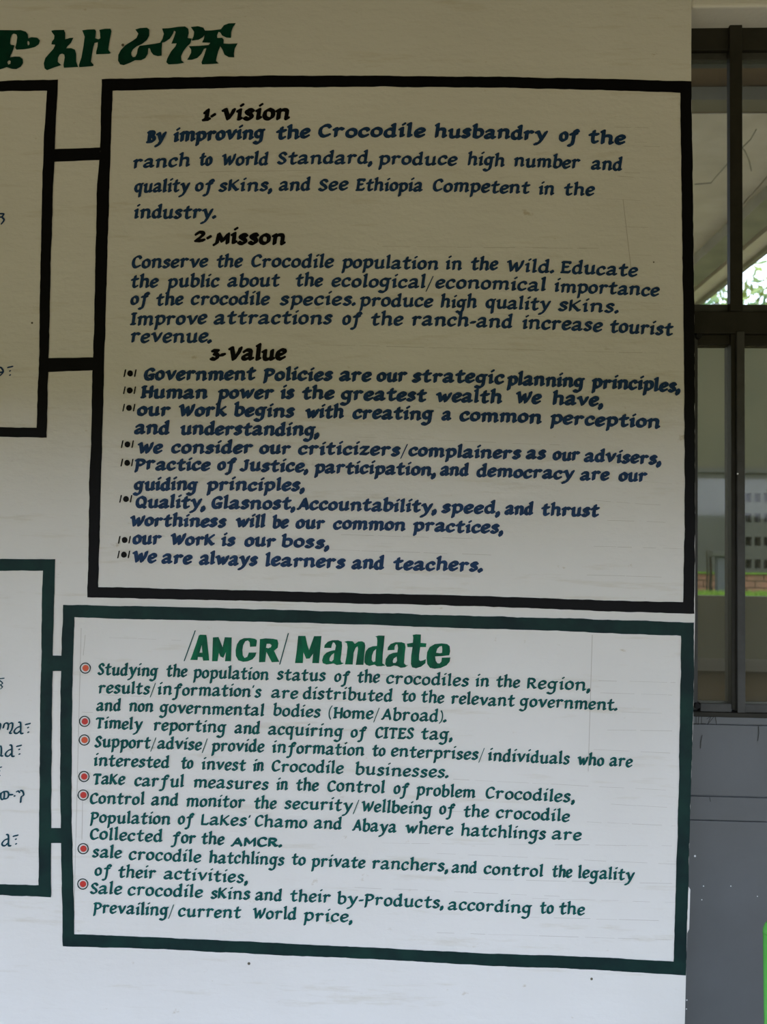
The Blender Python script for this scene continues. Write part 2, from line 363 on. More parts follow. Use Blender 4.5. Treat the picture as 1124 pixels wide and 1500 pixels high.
def stroke_polys(strokes, wd, th=None, ang=35):
    nn = nib(wd, th or wd * .5, R(ang)); out = []
    for s in strokes:
        for p, q in zip(s, s[1:]):
            out.append(hull([(p[0]+a, p[1]-b) for a, b in nn] + [(q[0]+a, q[1]-b) for a, b in nn]))
    return out
def fill(mb, outline, Y, holes=()):
    rings = [[Vector((x, y, 0)) for x, y in outline]] + [[Vector((x, y, 0)) for x, y in h] for h in holes]
    flat = [p for r in rings for p in r]
    for t in tessellate_polygon(rings):
        a, b, c = (flat[i] for i in t)
        if (b.x-a.x)*(c.y-a.y) - (b.y-a.y)*(c.x-a.x) > 0: b, c = c, b
        mb.poly([at(p.x, p.y, Y) for p in (a, b, c)])
def wob(pts, step=9.0, amp=0.5, closed=False):
    """a brushed edge: subdivides a line and lets it wander"""
    out = []
    for (x0, y0), (x1, y1) in zip(pts, pts[1:]):
        L = math.hypot(x1-x0, y1-y0); k = max(1, int(L / step))
        for j in range(k):
            t = j / k; x = x0 + (x1-x0)*t; y = y0 + (y1-y0)*t
            if j: 
                d = amp * (noise.noise(Vector((x*.05, y*.05, 3.1))) * 1.6 + random.uniform(-.45, .45))
                x += -(y1-y0)/L*d; y += (x1-x0)/L*d
            out.append((x, y))
    out.append(pts[-1]); return out
def band(mb, outer, inner, Y, amp=.5):
    """strip of paint between two edges"""
    def resample(p, n):
        L = [0]
        for a, b in zip(p, p[1:]): L.append(L[-1] + math.hypot(b[0]-a[0], b[1]-a[1]))
        out = []; j = 0
        for i in range(n + 1):
            t = L[-1] * i / n
            while j < len(L) - 2 and L[j+1] < t: j += 1
            f = (t - L[j]) / max(L[j+1]-L[j], 1e-6)
            out.append((p[j][0] + (p[j+1][0]-p[j][0])*f, p[j][1] + (p[j+1][1]-p[j][1])*f))
        return out
    L = sum(math.hypot(b[0]-a[0], b[1]-a[1]) for a, b in zip(outer, outer[1:]))
    n = max(2, int(L / 7))
    A = resample(outer, n); B = resample(inner, n)
    def shake(P):
        out = []
        for i, (x, y) in enumerate(P):
            if 0 < i < n:
                x0, y0 = P[i-1]; x1, y1 = P[i+1]; l = math.hypot(x1-x0, y1-y0)
                d = amp * (noise.noise(Vector((x*.04, y*.04, 7.7))) * 1.5 + random.uniform(-.5, .5))
                x += -(y1-y0)/l*d; y += (x1-x0)/l*d
            out.append((x, y))
        return out
    A = shake(A); B = shake(B)
    for i in range(n):
        q = [A[i], A[i+1], B[i+1], B[i]]
        s = sum(q[k][0]*q[(k+1) % 4][1] - q[(k+1) % 4][0]*q[k][1] for k in range(4))
        if s > 0: q.reverse()
        mb.poly([at(x, y, Y) for x, y in q])

Y_FIELD, Y_LINE, Y_BORDER, Y_TEXT = WY - .0006, WY - .0010, WY - .0015, WY - .0020

def baseline(words, slope):
    """least-squares gentle curve through the measured word baselines, plus each word's own rise or fall"""
    xs = [(a + b) / 2 for _, a, b, _ in words]; ys = [y for *_, y in words]
    n = len(xs)
    if n < 3: 
        return [(lambda x, m=xs[i], y=ys[i]: y + (x - m) * slope) for i in range(n)]
    deg = 2 if n > 4 else 1
    x0 = sum(xs) / n; S = 400.0
    X = [[((x - x0) / S) ** k for k in range(deg + 1)] for x in xs]
    A = [[sum(r[i]*r[j] for r in X) for j in range(deg + 1)] for i in range(deg + 1)]
    B = [sum(r[i]*y for r, y in zip(X, ys)) for i in range(deg + 1)]
    for i in range(deg + 1):
        for j in range(i + 1, deg + 1):
            f = A[j][i] / A[i][i]
            for k in range(deg + 1): A[j][k] -= f * A[i][k]
            B[j] -= f * B[i]
    c = [0] * (deg + 1)
    for i in reversed(range(deg + 1)): c[i] = (B[i] - sum(A[i][k]*c[k] for k in range(i + 1, deg + 1))) / A[i][i]
    ev = lambda x: sum(c[k] * ((x - x0) / S) ** k for k in range(deg + 1))
    return [(lambda x, r=ys[i] - ev(xs[i]): ev(x) + r * .8) for i in range(n)]
def text_line(words, xh, m, parent, name='text_line', label=None, slope=0.02, **kw):
    mb = MB(); bl = baseline(words, slope)
    for (t, a, b, y), f in zip(words, bl):
        emit(mb, word_polys(t, a, b, f, xh, **kw), Y_TEXT)
    o = mb.build(name, m, parent)
    if label: o['label'] = label
    return o

# ---- the big black-bordered notice
P1 = thing('painted_notice', at(560, 876, WY), 'large black-bordered painted notice in navy lettering headed 1-Vision, 2-Misson and 3-Value', 'notice')
P2 = thing('painted_notice', at(540, 1390, WY), 'dark green-bordered painted notice with red bullets under the large green heading Mandate', 'notice')
P3 = thing('painted_notice', at(30, 634, WY), 'black-bordered notice cut by the picture edge, joined by bars to the 1-Vision notice', 'notice')
P4 = thing('painted_notice', at(30, 1306, WY), 'dark green-bordered notice cut by the picture edge, with ends of teal script lines', 'notice')

o_top = [(149,116),(280,113),(400,110.5),(560,111),(760,113),(900,116),(1013.2,119)]
i_top = [(165,133),(280,130),(400,127.8),(560,127),(760,129),(900,132.5),(997,136)]
o_lft = [(149,116),(146.5,220),(142,280),(139,420),(136,530),(133.5,640),(131,700),(130,790),(128,875)]
i_lft = [(165,133),(162,220),(160,280),(156,420),(152.6,530),(150,640),(147.8,700),(146,790),(144,860)]
o_rgt = [(1013.2,119),(1014.5,220),(1016,330),(1017.6,450),(1018.2,600),(1018.6,760),(1017.6,899)]
i_rgt = [(997,136),(998,220),(999.5,330),(1001.2,450),(1003,600),(1003.6,760),(1001,882)]
o_bot = [(128,875),(260,878),(400,881),(500,883.5),(600,885.3),(700,888),(800,892),(900,896),(1017.6,899)]
i_bot = [(144,860),(260,862.5),(400,865.5),(500,868.5),(600,870.3),(700,873),(800,876.5),(900,880),(1001,882)]
def field(out, parent, k=1.0):
    mb = MB(); fill(mb, out, Y_FIELD); o = mb.build('painted_field', 'wall', parent); return o
field(i_top + i_rgt[1:] + i_bot[::-1][1:] + i_lft[::-1][1:-1], P1)
def border(segs, m, parent, name='border'):
    mb = MB()
    for a, b in segs: band(mb, a, b, Y_BORDER)
    return mb.build(name, m, parent)
border([(o_top, i_top), (o_lft, i_lft), (o_rgt, i_rgt), (o_bot, i_bot)], 'black', P1)

HB = dict(wt=1.12, slant=.12, contrast=.5)
text_line([('1·', 296, 317, 178.3), ('vision', 323, 427, 177)], 19.5, 'black', P1, 'heading', 'black heading 1-Vision', 0, **dict(HB, wt=1.1))
text_line([('2·', 284, 311, 356.5), ('µisson', 312, 420, 359)], 19, 'black', P1, 'heading', 'black heading 2-Misson', 0.01, **dict(HB, wt=1.08))
text_line([('3-', 307, 332.5, 529), ('Value', 332, 421, 529)], 19, 'black', P1, 'heading', 'black heading 3-Value', 0.0, **HB)
NV = dict(wt=.98, slant=.14)
NB = dict(wt=1.16, slant=.12)
def L1(ws, xh, st=NV, slope=.01): text_line(ws, xh, 'navy', P1, slope=slope, **st)
L1([('By',213.7,244.5,209.5),('improving',253,389.5,206.5),('the',403,456,204.5),('Crocodile',465.5,624.5,202),('husbandry',635,803.7,204.2),('of',818,850,208.7),('the',861,918,212)],16.6,NB)
L1([('ranch',194,280,246),('to',290.7,312,243.4),('World',323.7,394.5,243),('Standard,',405.7,547,241),('produce',553.7,671,242.6),('high',683.7,741,244),('number',752,851,246.4),('and',865.7,913,250)],15.3)
L1([('quality',196,279,282.3),('of',285,314.5,281.2),('sKins,',320,400.5,281),('and',408,456,280),('See',466,511,280),('Ethiopia',521,621,281),('Competent',633.7,777.5,283),('in',788,814,286),('the',825,872,287.5)],15.3)
L1([('industry.',195,318,321)],16,slope=0)
L1([('Conserve',192,306,393),('the',315.7,356,392.5),('Crocodile',367,490,392.8),('population',500,643.7,394.5),('in',652,678,396),('the',688.7,730.5,396.3),('Wild.',741,812.5,400),('Educate',821,935.5,403.7)],15.3)
L1([('the',190,233,422.3),('public',244.5,322.5,422),('about',332.5,411,421.2),('the',432,474,420.6),('ecological/',485,636,422.3),('economical',637,801,425),('importance',811,967.5,431.6)],15.3)
L1([('of',190.5,219.5,447.5),('the',227.5,269.5,448),('crocodile',279,396,447.5),('species.',409.5,522.5,448),('produce',526,635.7,450.3),('high',644.5,700,452),('quality',710.7,807.5,454),('sKins.',817.5,907.5,458)],15.3)
L1([('Improve',190,304,476.7),('attractions',313,488,475.7),('of',501,531,477),('the',542,592,477.5),('ranch-and',602.5,752,479.5),('increase',764,884,484.5),('tourist',892.5,987,490)],16)
L1([('revenue.',190,311,502.7)],16,slope=0)
L1([('Government',210,375.5,558),('Policies',384.5,489,558.8),('are',496,545.5,559.6),('our',551,597.5,560),('strategic',603,740,562),('planning',742,857.5,567),('principles,',866,998,572.5)],16.3,NB)
L1([('Human',205.5,305.5,584.5),('power',318,402,585),('is',409.5,432.5,585.3),('the',441,491,586),('greatest',498,626,588),('wealth',637.5,737,591),('We',754,794.5,592.7),('have,',808,885,595.3)],16.3,NB)
L1([('our',200,251,610.3),('Work',260.5,334,611),('begins',341,433,611.7),('with',446,505.5,613.7),('creating',515.5,636,615.6),('a',646,663,616.8),('common',672.5,795,619.5),('perception',805,969,625.5)],16.3,NB)
L1([('and',196,250,637.6),('understanding,',263,469,638.8)],16.3,NB,.012)
L1([('We',200,239.5,665),('consider',250,372,665.2),('our',379,427.5,666.2),('criticizers/',436,599,668),('complainers',597.5,764.5,671.5),('as',770,801,674),('our',809,851,675.7),('advisers,',855,970,679.5)],15.7,NB)
L1([('Practice',196,309.5,690),('of',317.5,347,690),('Justice,',350.5,453,692),('participation,',459.5,640,696.3),('and',644,688,698),('democracy',697.5,842.5,701.3),('are',849,894,705),('our',905.5,949.5,706.3)],15.5,NB)
L1([('guiding',195,291,719.6),('principles,',302,447.5,720)],15.7,NB,.004)
L1([('Quality,',197.5,302.5,745.7),('Glasnost,',309,434,747),('Accountability,',434.5,641,749.8),('speed,',646,734,753.2),('and',739,782.5,755.7),('thrust',792,879,757)],15.7,NB)
L1([('Worthiness',189,332.5,772.6),('will',344,390,773.8),('be',397.5,424,774.6),('our',432.5,477,775.8),('common',487,596,777.6),('practices,',604,739,781)],15.5,NB)
L1([('our',193,237.5,798.7),('WorK',248,316,800),('is',323,346,800.8),('our',357,405,801.8),('boss,',410.5,484,803.7)],15.7,NB)
L1([('We',192.5,231,825.6),('are',236,283,827),('always',291,379,829),('learners',387,507,832),('and',514.5,564,835),('teachers.',575,708,837)],16.2,NB)

def bullet_small(x, y):
    mb = MB()
    emit(mb, stroke_polys([[(x-6.8, y-5.2), (x-8.8, y+4.6)], [(x+8.4, y-5.2), (x+6.6, y+4.4)]], 1.9, 1.3), Y_TEXT)
    ring = [(x + 4.3*math.cos(t*math.pi/7)*(1+random.uniform(-.07,.07)) , y - 4.5*math.sin(t*math.pi/7)) for t in range(14)]
    mb.poly([at(a, b, Y_TEXT) for a, b in ring])
    return mb.build('bullet', 'black', P1)
for x, y in [(190.7,547),(190,572),(189,597.5),(186.8,651),(186.3,678),(184.5,731),(182.5,791),(181.5,812.5)]: bullet_small(x, y)

# ---- the green-bordered notice
go_top = [(92.5,886),(200,888),(300,890),(400,893),(500,896),(600,899.5),(700,902.5),(800,905),(900,908),(1017,912)]
gi_top = [(109,904),(200,907),(300,909),(400,911.5),(500,914),(600,917.5),(700,921),(800,923.5),(900,928),(998,931.5)]
go_lft = [(92.5,886),(90,960),(88.8,1020),(88,1120),(88.5,1200),(91,1320),(92,1386)]
gi_lft = [(109,904),(107.5,960),(106,1020),(105,1120),(105,1200),(108,1320),(108.8,1368.5)]
go_rgt = [(1017,912),(1017,960),(1016,1050),(1013.4,1130),(1011,1200),(1008.5,1300),(1006,1400),(1005,1429)]
gi_rgt = [(998,931.5),(998,960),(996.5,1050),(995.2,1130),(993.5,1200),(990.5,1300),(988,1380),(987,1408.5)]
go_bot = [(92,1386),(250,1391),(400,1399),(500,1402.7),(600,1408),(720,1415),(860,1420),(1005,1429)]
gi_bot = [(108.8,1368.5),(250,1374),(400,1381),(500,1386),(600,1391),(720,1397),(860,1401.5),(987,1408.5)]
field(gi_top + gi_rgt[1:] + gi_bot[::-1][1:] + gi_lft[::-1][1:-1], P2)
border([(go_top, gi_top), (go_lft, gi_lft), (go_rgt, gi_rgt), (go_bot, gi_bot)], 'green_dark', P2)
# big heading
mb = MB()
def ZZ(s, ox, oy, k): return [(ox + float(a)/k, oy + float(b)/k) for a, b in (q.split(',') for q in s.split())]
for s_, hs in (('185,90 200,82 262,84 268,110 292,348 230,350 222,314 176,312 172,344 96,342 110,310 160,170',['215,190 192,268 222,268']),
  ('330,110 388,106 430,210 452,108 524,110 516,356 454,356 464,262 438,320 408,308 392,268 378,356 322,356',[]),
  ('712,208 708,160 690,142 664,150 642,190 634,240 638,295 656,322 684,310 700,266 778,266 766,304 738,336 690,356 640,362 592,346 566,300 564,240 578,180 606,138 650,118 710,116 762,124 784,140 776,204',[]),
  ('814,128 870,120 950,124 994,134 1004,170 998,216 960,248 1014,362 936,366 880,258 868,364 804,366',['884,176 876,216 900,222 926,212 934,192 918,176'])):
    fill(mb, ZZ(s_, 265, 918, 7.025), Y_TEXT, [ZZ(h, 265, 918, 7.025) for h in hs])
hd = mb.build('heading', 'green_head', P2); hd['label'] = 'bright green heading AMCR'
mb = MB()
for s_, hs, o_, k_ in (('112,126 212,126 236,250 262,322 330,130 432,128 416,300 398,502 304,500 318,370 270,436 222,440 184,350 176,500 68,500 92,330',[],425,9.367),
  ('468,292 476,250 520,206 580,186 660,184 710,206 716,260 706,360 694,450 704,490 740,500 700,520 640,526 596,504 560,512 500,520 450,500 440,460 458,400 500,356 560,332 618,322 630,260 612,222 590,214 574,250 566,292',['606,362 570,388 544,430 542,468 572,478 598,450'],425,9.367),
  ('744,206 790,196 860,200 890,236 940,202 990,200 1024,220 1034,260 1020,380 1008,524 902,524 918,420 934,300 926,270 900,290 874,360 860,520 754,518 776,400 790,280 780,226',[],425,9.367),
  ('160,116 200,104 270,106 262,200 248,330 244,430 280,456 230,466 180,466 150,446 90,462 50,446 32,420 34,360 48,290 80,250 130,230 180,226 184,160 178,126',['170,262 140,290 122,340 118,390 134,416 160,408'],530,8.029),
  ('304,278 308,244 340,204 400,182 470,182 508,196 516,240 506,330 498,430 520,454 546,452 510,478 460,484 420,464 380,456 340,472 296,472 276,440 284,380 320,330 370,308 420,302 428,250 420,208 402,210 388,236 386,274',['412,352 378,374 366,404 370,428 400,426 416,400'],530,8.029),
  ('600,96 640,90 698,92 694,190 762,196 756,240 690,240 676,330 674,390 690,404 724,396 756,382 750,430 700,470 640,490 594,478 580,440 584,340 598,240 540,240 532,200 602,188 608,130',[],530,8.029),
  ('1044,362 1036,410 1000,454 930,486 860,496 804,484 772,440 764,370 770,300 800,240 860,204 940,196 1006,204 1036,230 1042,290 1030,336 950,346 864,350 872,400 892,430 918,432 938,410 944,364',['876,306 890,260 916,234 944,228 948,262 946,306 920,312'],530,8.029)):
    fill(mb, ZZ(s_, o_, 918, k_), Y_TEXT, [ZZ(h, o_, 918, k_) for h in hs])
hd = mb.build('heading', 'green_head', P2); hd['label'] = 'large bright green heading Mandate'
for q in ([(286, 924), (270, 968)], [(422.5, 928), (410, 973)]):
    mb = MB(); emit(mb, stroke_polys([q], 1.5, 1.1), Y_TEXT); mb.build('slash', 'green_text', P2)
GS = dict(wt=.88, slant=.10)
def L2(ws, xh=14, slope=.03, **k): text_line(ws, xh, 'green_text', P2, slope=slope, **dict(GS, **k))
L2([('Studying',142.5,232.5,990.3),('the',242.5,275,992.5),('population',282.5,395,996),('status',405,478,997.5),('of',489,513.7,1000),('the',522.5,557.5,1001),('crocodiles',565,688,1004.3),('in',695.5,718,1006.7),('the',726,763,1007.5),('Region,',772,866,1011.2)])
L2([('results/',143,229,1017.3),("information's",230,383.7,1020.5),('are',397,437.5,1023.7),('distributed',443,576,1026.5),('to',587.5,610,1028),('the',616,652,1030),('relevant',660,755,1034),('government.',761,905.5,1038.5)])
L2([('and',140.5,178,1042),('non',188,226,1043.7),('governmental',233,388,1047.3),('bodies',399,471,1050.5),('(Home/',480,557,1053.7),('Abroad).',558,655,1057.2)])
L2([('Timely',139,209.5,1068.7),('reporting',224,332,1072.3),('and',343,382,1075.7),('acquiring',392,504,1078.7),('of',513,538,1081.7),('CITES',549,607,1082.5),('tag,',616,664,1084.5)])
L2([('Support/',138,229.5,1096.5),('advise/',229.5,305,1098.7),('provide',309,388,1102),('information',398,535,1105.7),('to',544.5,566,1108),('enterprises/',572,711,1111.5),('individuals',714,836,1118),('who',845,886,1122.5),('are',892.5,928,1124)])
L2([('interested',136,249,1124.3),('to',264,284,1127),('invest',294.5,361,1128.7),('in',369.5,388,1130.5),('Crocodile',397.5,504.5,1132.5),('businesses.',519,658,1138)])
L2([('TaKe',135,184,1150),('carful',196,270.5,1153),('measures',282.5,394.5,1156.3),('in',404,423,1158),('the',432.5,468,1159),('Control',479,565,1161.3),('of',576,600,1164),('problem',609,698,1168),('Crocodiles,',710.5,843,1173.3)])
L2([('Control',131,212.5,1178.7),('and',221,262,1180.5),('monitor',272,360,1183.3),('the',371,406,1185.5),('security/',416,527,1187.4),('Wellbeing',528,634,1191.7),('of',643,667.5,1194),('the',678,717,1198),('crocodile',726,836,1202)])
L2([('Population',131,251,1207.4),('of',260,285,1208.7),("LaKes'",294,367.5,1210),('Chamo',372.5,451,1213),('and',459.5,502,1214.5),('Abaya',515.5,582,1219.3),('where',593,665,1222.5),('hatchlings',674,801,1228),('are',808,853,1231)])
L2([('Collected',131,239,1232.5),('for',250.5,288,1236),('the',294,329.5,1238)])
text_line([('AMCR.', 337, 414, 1241)], 12.2, 'green_text', P2, slope=.02, wt=1.12, slant=.06)
L2([('sale',134.5,179.5,1257.5),('crocodile',188,295.5,1262.2),('hatchlings',305,417.5,1267),('to',426,449,1267.6),('private',455.5,536,1271.5),('ranchers,',544,657.5,1275.6),('and',661,700,1279.6),('control',708,797,1283.3),('the',808,839.5,1286),('legality',846,930.5,1289)])
L2([('of',138,164,1284),('their',172,229.5,1287),('activities,',239,364,1291.5)])
L2([('Sale',131,179.5,1310.7),('crocodile',186,298,1314.2),('sKins',308,367.5,1318),('and',373,414,1320),('their',424,485.5,1322),('by-Products,',493,651,1328),('according',656,780,1336.5),('to',790,812,1339.5),('the',818,858,1340.5)])
L2([('Prevailing/',135.5,256,1340.5),('current',260,354,1344.8),('World',369,435.5,1347.5),('price,',444,517.5,1351)])
def disc(mb, x, y, r, Y, n=18, r2=None):
    c = [at(x + r*math.cos(2*math.pi*k/n)*(1+random.uniform(-.03,.03)), y - r*math.sin(2*math.pi*k/n), Y) for k in range(n)]
    if r2 is None: mb.poly(c); return
    d = [at(x + r2*math.cos(2*math.pi*k/n), y - r2*math.sin(2*math.pi*k/n), Y) for k in range(n)]
    for k in range(n): mb.poly([c[k], c[(k+1) % n], d[(k+1) % n], d[k]])
for i, (x, y, m) in enumerate([(125,978.7,'orange'),(123.9,1056.7,'red'),(123.5,1084,'orange'),(123,1137.5,'red'),(121.8,1164.6,'red'),(121.8,1243.2,'red'),(121.2,1295,'red')]):
    mb = MB(); disc(mb, x + .4, y, 4.7, Y_TEXT)
    b = mb.build('bullet', m, P2); b['label'] = ('orange' if m == 'orange' else 'red') + ' dot inside a thin grey-green ring'
    mb = MB(); disc(mb, x, y, 8.2, Y_TEXT, 22, 6.7)
    ri = mb.build('ring', 'green_dark', None); ri.parent = b

# ---- cut notice above left
mb = MB()
o3t = [(-60,120),(0,118.5),(85,116.5)]; i3t = [(-60,135.5),(0,134),(69,133)]
o3r = [(85,116.5),(81,200),(77.6,280),(74,400),(71,530),(68.5,641)]; i3r = [(69,133),(64.5,200),(61.6,280),(59,400),(57,530),(53.5,626.5)]
o3b = [(-60,640),(0,640),(68.5,641)]; i3b = [(-60,626),(0,626),(53.5,626.5)]
border([(o3t, i3t), (o3r, i3r), (o3b, i3b)], 'black', P3)
field([(-60,135.5)] + i3t[1:] + i3r[1:] + i3b[::-1][1:], P3)
for a, b in (([(79,218.5),(147,216)], [(78.5,237),(146,234.5)]), ([(70.5,524.5),(137,523.5)], [(70,545),(136.5,542.5)])):
    mb = MB(); band(mb, a, b, Y_BORDER - .0001, .35); mb.build('joining_bar', 'black', P3)
def script(strokes, parent, m, wd=3.2, name='text_line'):
    mb = MB(); emit(mb, stroke_polys([smooth(s, 3) if len(s) > 2 else s for s in strokes], wd, wd*.62), Y_TEXT)
    return mb.build(name, m, parent)
script([[(-14,313),(-8,312),(-9,326)],[(0,313),(5.5,313.5),(3,318),(6,322),(2,328)],[(-4,318),(2,318)]], P3, 'navy', 2.6)
script([[(-14,540),(-6,538),(-7,552)],[(-2,538),(2,539),(4.6,545),(-2,552)],[(-6,546),(4,545)],[(11.5,538.3),(18.5,536.8)],[(14.4,543.4),(15,543.3)],[(14.4,549.4),(15,549.3)]], P3, 'navy', 2.6)

# ---- cut notice below left
o4t = [(-60,818),(0,818.5),(81,819)]; i4t = [(-60,835.5),(0,836),(63,836)]
o4r = [(81,819),(79.5,880),(77.6,940),(76.3,1020),(75.5,1100),(75,1200),(74.7,1314.5)]; i4r = [(63,836),(61.5,880),(60.5,950),(59,1020),(58.4,1100),(57.3,1200),(56.5,1296.5)]
o4b = [(-60,1308),(0,1311),(74.7,1314.5)]; i4b = [(-60,1293),(0,1295),(56.5,1296.5)]
border([(o4t, i4t), (o4r, i4r), (o4b, i4b)], 'green_dark', P4)
field([(-60,835.5)] + i4t[1:] + i4r[1:] + i4b[::-1][1:], P4)
for a, b in (([(76,960.2),(92,960.5)], [(75.5,983),(91.5,983)]), ([(74,1213),(90,1213)], [(74,1235),(90,1235)])):
    mb = MB(); band(mb, a, b, Y_BORDER - .0001, .3); mb.build('joining_bar', 'green_dark', P4)
def Z(pts, ox=0, oy=0): return [((x + ox) / 6.817, 1030 + (y + oy) / 6.817) for x, y in pts]
def la(ox, oy): # the letter with a loop and a long right leg
    return [Z([(188,190),(204,196),(207,240),(206,298),(228,303)], ox, oy), Z([(204,232),(168,246),(142,278),(150,300),(176,300),(198,276)], ox, oy)]
def stop(ox, oy): return [Z([(256,214),(300,204)], ox, oy), Z([(278,244),(283,243)], ox, oy), Z([(280,291),(285,290)], ox, oy)]
script([Z([(-40,220),(0,205),(2,245),(-20,290)]), Z([(32,246),(46,205),(74,200),(84,222),(76,262)]), Z([(84,215),(112,198),(126,210),(118,262),(96,296),(112,302)])] + la(0, 0) + stop(0, 0), P4, 'teal', 2.7)
script([Z([(-40,440),(8,432),(12,500),(8,524),(26,528)])] + la(-88, 228) + stop(-88, 218), P4, 'teal', 2.7)
script(stop(-285, 434), P4, 'teal', 2.0)
script([Z([(-30,880),(-6,900),(-12,950)]), Z([(36,884),(12,900),(6,940),(20,962),(38,952),(44,905),(36,884)]), Z([(40,884),(74,884),(86,912),(74,948),(42,956)]), Z([(84,916),(126,914)]), Z([(142,926),(148,928)]), Z([(166,884),(182,878),(196,892)]), Z([(206,872),(226,880),(236,918),(212,936),(206,990)])], P4, 'teal', 2.7)
script(la(-122, 1122) + stop(-122, 1115), P4, 'teal', 2.7)
script([[(-12,994),(-5,993),(-6,1009)],[(-3,994.5),(6,993.5)],[(0,997),(4,1001),(.5,1003),(3.6,1006),(1,1009)]], P4, 'teal', 1.8)

# ---- title in Ethiopic letters above
T = thing('painted_title', at(180, 98, WY), 'dark green slanted Ethiopic title letters painted above the black borders', 'lettering')
def ZA(s): return [(float(a)/6.244, 20 + float(b)/6.244) for a, b in (q.split(',') for q in s.split())]
def ZC(s): return [(160 + float(a)/5.62, 20 + float(b)/5.62) for a, b in (q.split(',') for q in s.split())]
TL = [
 (ZA('-10,150 60,150 130,152 190,150 235,165 255,190 258,225 290,215 340,220 365,245 355,280 320,305 270,318 230,325 150,330 140,310 150,270 158,215 150,190 125,182 108,192 98,225 92,270 100,285 132,290 120,330 100,375 92,400 130,392 180,393 207,415 210,450 190,485 150,507 110,505 60,490 30,500 -10,512'),
  [ZA('254,248 268,258 270,282 256,292 250,270'), ZA('66,442 84,426 98,434 94,458 76,466')]),
 (ZA('470,155 500,150 585,148 597,175 597,235 640,222 672,220 650,265 615,300 605,318 650,315 685,330 697,370 697,440 715,488 650,492 585,495 580,470 592,400 588,375 570,365 548,372 532,400 528,440 560,470 500,490 430,517 408,500 400,455 415,405 455,360 490,320 505,285 470,280 475,255 495,230 498,200 475,170'), []),
 (ZA('752,152 800,145 865,143 878,160 872,225 900,235 918,225 915,175 908,148 960,138 1010,137 1020,160 1008,220 995,290 990,330 1012,358 1000,367 880,372 880,350 893,300 895,262 865,268 852,310 840,380 832,440 858,470 850,480 725,490 722,470 745,400 765,290 775,210'), []),
 (ZC('215,130 255,118 310,115 330,130 330,180 312,215 270,250 225,270 195,295 182,320 182,340 195,358 215,355 228,330 235,290 250,265 300,258 380,247 415,240 437,238 432,290 432,345 400,350 365,340 345,315 335,285 322,285 318,330 298,365 262,383 215,383 170,405 120,424 90,418 72,385 75,340 95,300 135,258 190,225 225,200 240,165'), []),
 (ZC('435,122 490,120 570,108 625,105 650,125 655,160 645,200 680,205 668,245 640,270 610,310 592,350 595,385 618,405 560,415 490,418 470,400 478,370 510,310 545,270 555,245 512,247 525,215 535,190 548,150 535,140 525,165 500,205 455,235 420,240 440,205 450,165'), []),
 (ZC('672,110 730,103 775,115 790,140 850,137 920,128 945,95 985,80 1043,78 1020,110 1005,150 1003,200 965,197 930,180 915,155 900,150 888,180 890,200 930,198 943,215 942,245 985,248 1058,245 1035,285 1028,325 1030,360 985,358 950,338 935,300 915,268 898,310 885,360 880,390 903,410 840,415 765,418 760,400 780,350 800,285 780,290 760,330 725,365 680,380 642,380 660,350 675,320 675,295 655,268 740,265 820,258 832,240 765,237 780,205 785,175 770,195 735,215 680,222 695,185 700,150'), []),
]
for out, holes in TL:
    mb = MB(); fill(mb, out, Y_TEXT, holes); mb.build('letter', 'green_title', T)

# ---- ruled pencil guide lines left in the plaster
def rules(parent, lines, wd=.55):
    mb = MB()
    for x0, y0, x1, y1 in lines:
        x = x0
        while x < x1 - 4:
            e = min(x + random.uniform(18, 60), x1); t0 = (x-x0)/(x1-x0); t1 = (e-x0)/(x1-x0); h = wd * random.uniform(.35, 1) / 2
            ya = y0 + (y1-y0)*t0 + random.uniform(-.3,.3); yb = y0 + (y1-y0)*t1 + random.uniform(-.3,.3)
            mb.poly([at(a, b, Y_LINE) for a, b in ((x, ya+h), (e, yb+h), (e, yb-h), (x, ya-h))])
            x = e + random.uniform(0, 26)
    o = mb.build('guide_lines', 'pencil', parent); o['kind'] = 'stuff'
random.seed(21)
rules(P1, [(900,186,950,187),(930,208,960,209),(895,213,967,215),(915,253,962,254),(905,258,955,261),(888,291,952,294),(915,332,950,333.5),(915,373,955,374),(770,362,860,364),
           (560,361,900,364),(470,505,990,518),(880,440,985,446),(900,547,998,552),(870,733,968,740),(890,762,975,765),(870,800,1000,804),(500,783,700,789),(230,253,540,248),(700,458,900,470),
           (940,705,985,709),(480,805,720,813),(860,842,990,846),(520,640,820,652)])
rules(P2, [(545,988,990,1000),(150,1018,240,1021),(880,1015,985,1018),(910,1043,990,1046),(890,1069,985,1071),(870,1098,985,1103),(560,1136,990,1158),(895,1178,985,1183),(860,1204,990,1210),
           (560,1235,985,1239),(640,1250,990,1266),(700,1288,985,1294),(520,1300,820,1313),(780,1316,990,1322),(760,1343,985,1349),(640,1366,985,1377),(160,934,265,938),(120,1043,136,1043.6),(440,1180,700,1190)])
mb = MB()
for x0, y0, x1, y1 in ((913,292,926,404),(914,292,951,294),(868,930,862,1130)):
    h = .45; mb.poly([at(a, b, Y_LINE) for a, b in ((x0-h, y0), (x1-h, y1), (x1+h, y1), (x0+h, y0))])
for x0, y0, x1, y1 in ((125,930,122,960),(121,1170,120,1230),(119,920,108,1350)):
    h = .35; mb.poly([at(a, b, Y_LINE) for a, b in ((x0-h, y0), (x1-h, y1), (x1+h, y1), (x0+h, y0))])
o = mb.build('guide_lines', 'pencil', wall); o['kind'] = 'stuff'
for x, y, r in ((867,1434,2.0),(364.8,1411.5,2.2),(958,384,1.2),(47,473,1.6),(180,66,2.2)):
    mb = MB(); disc(mb, x, y, r, Y_TEXT, 9); o = mb.build('paint_fleck', 'parapet', None); o.parent = wall

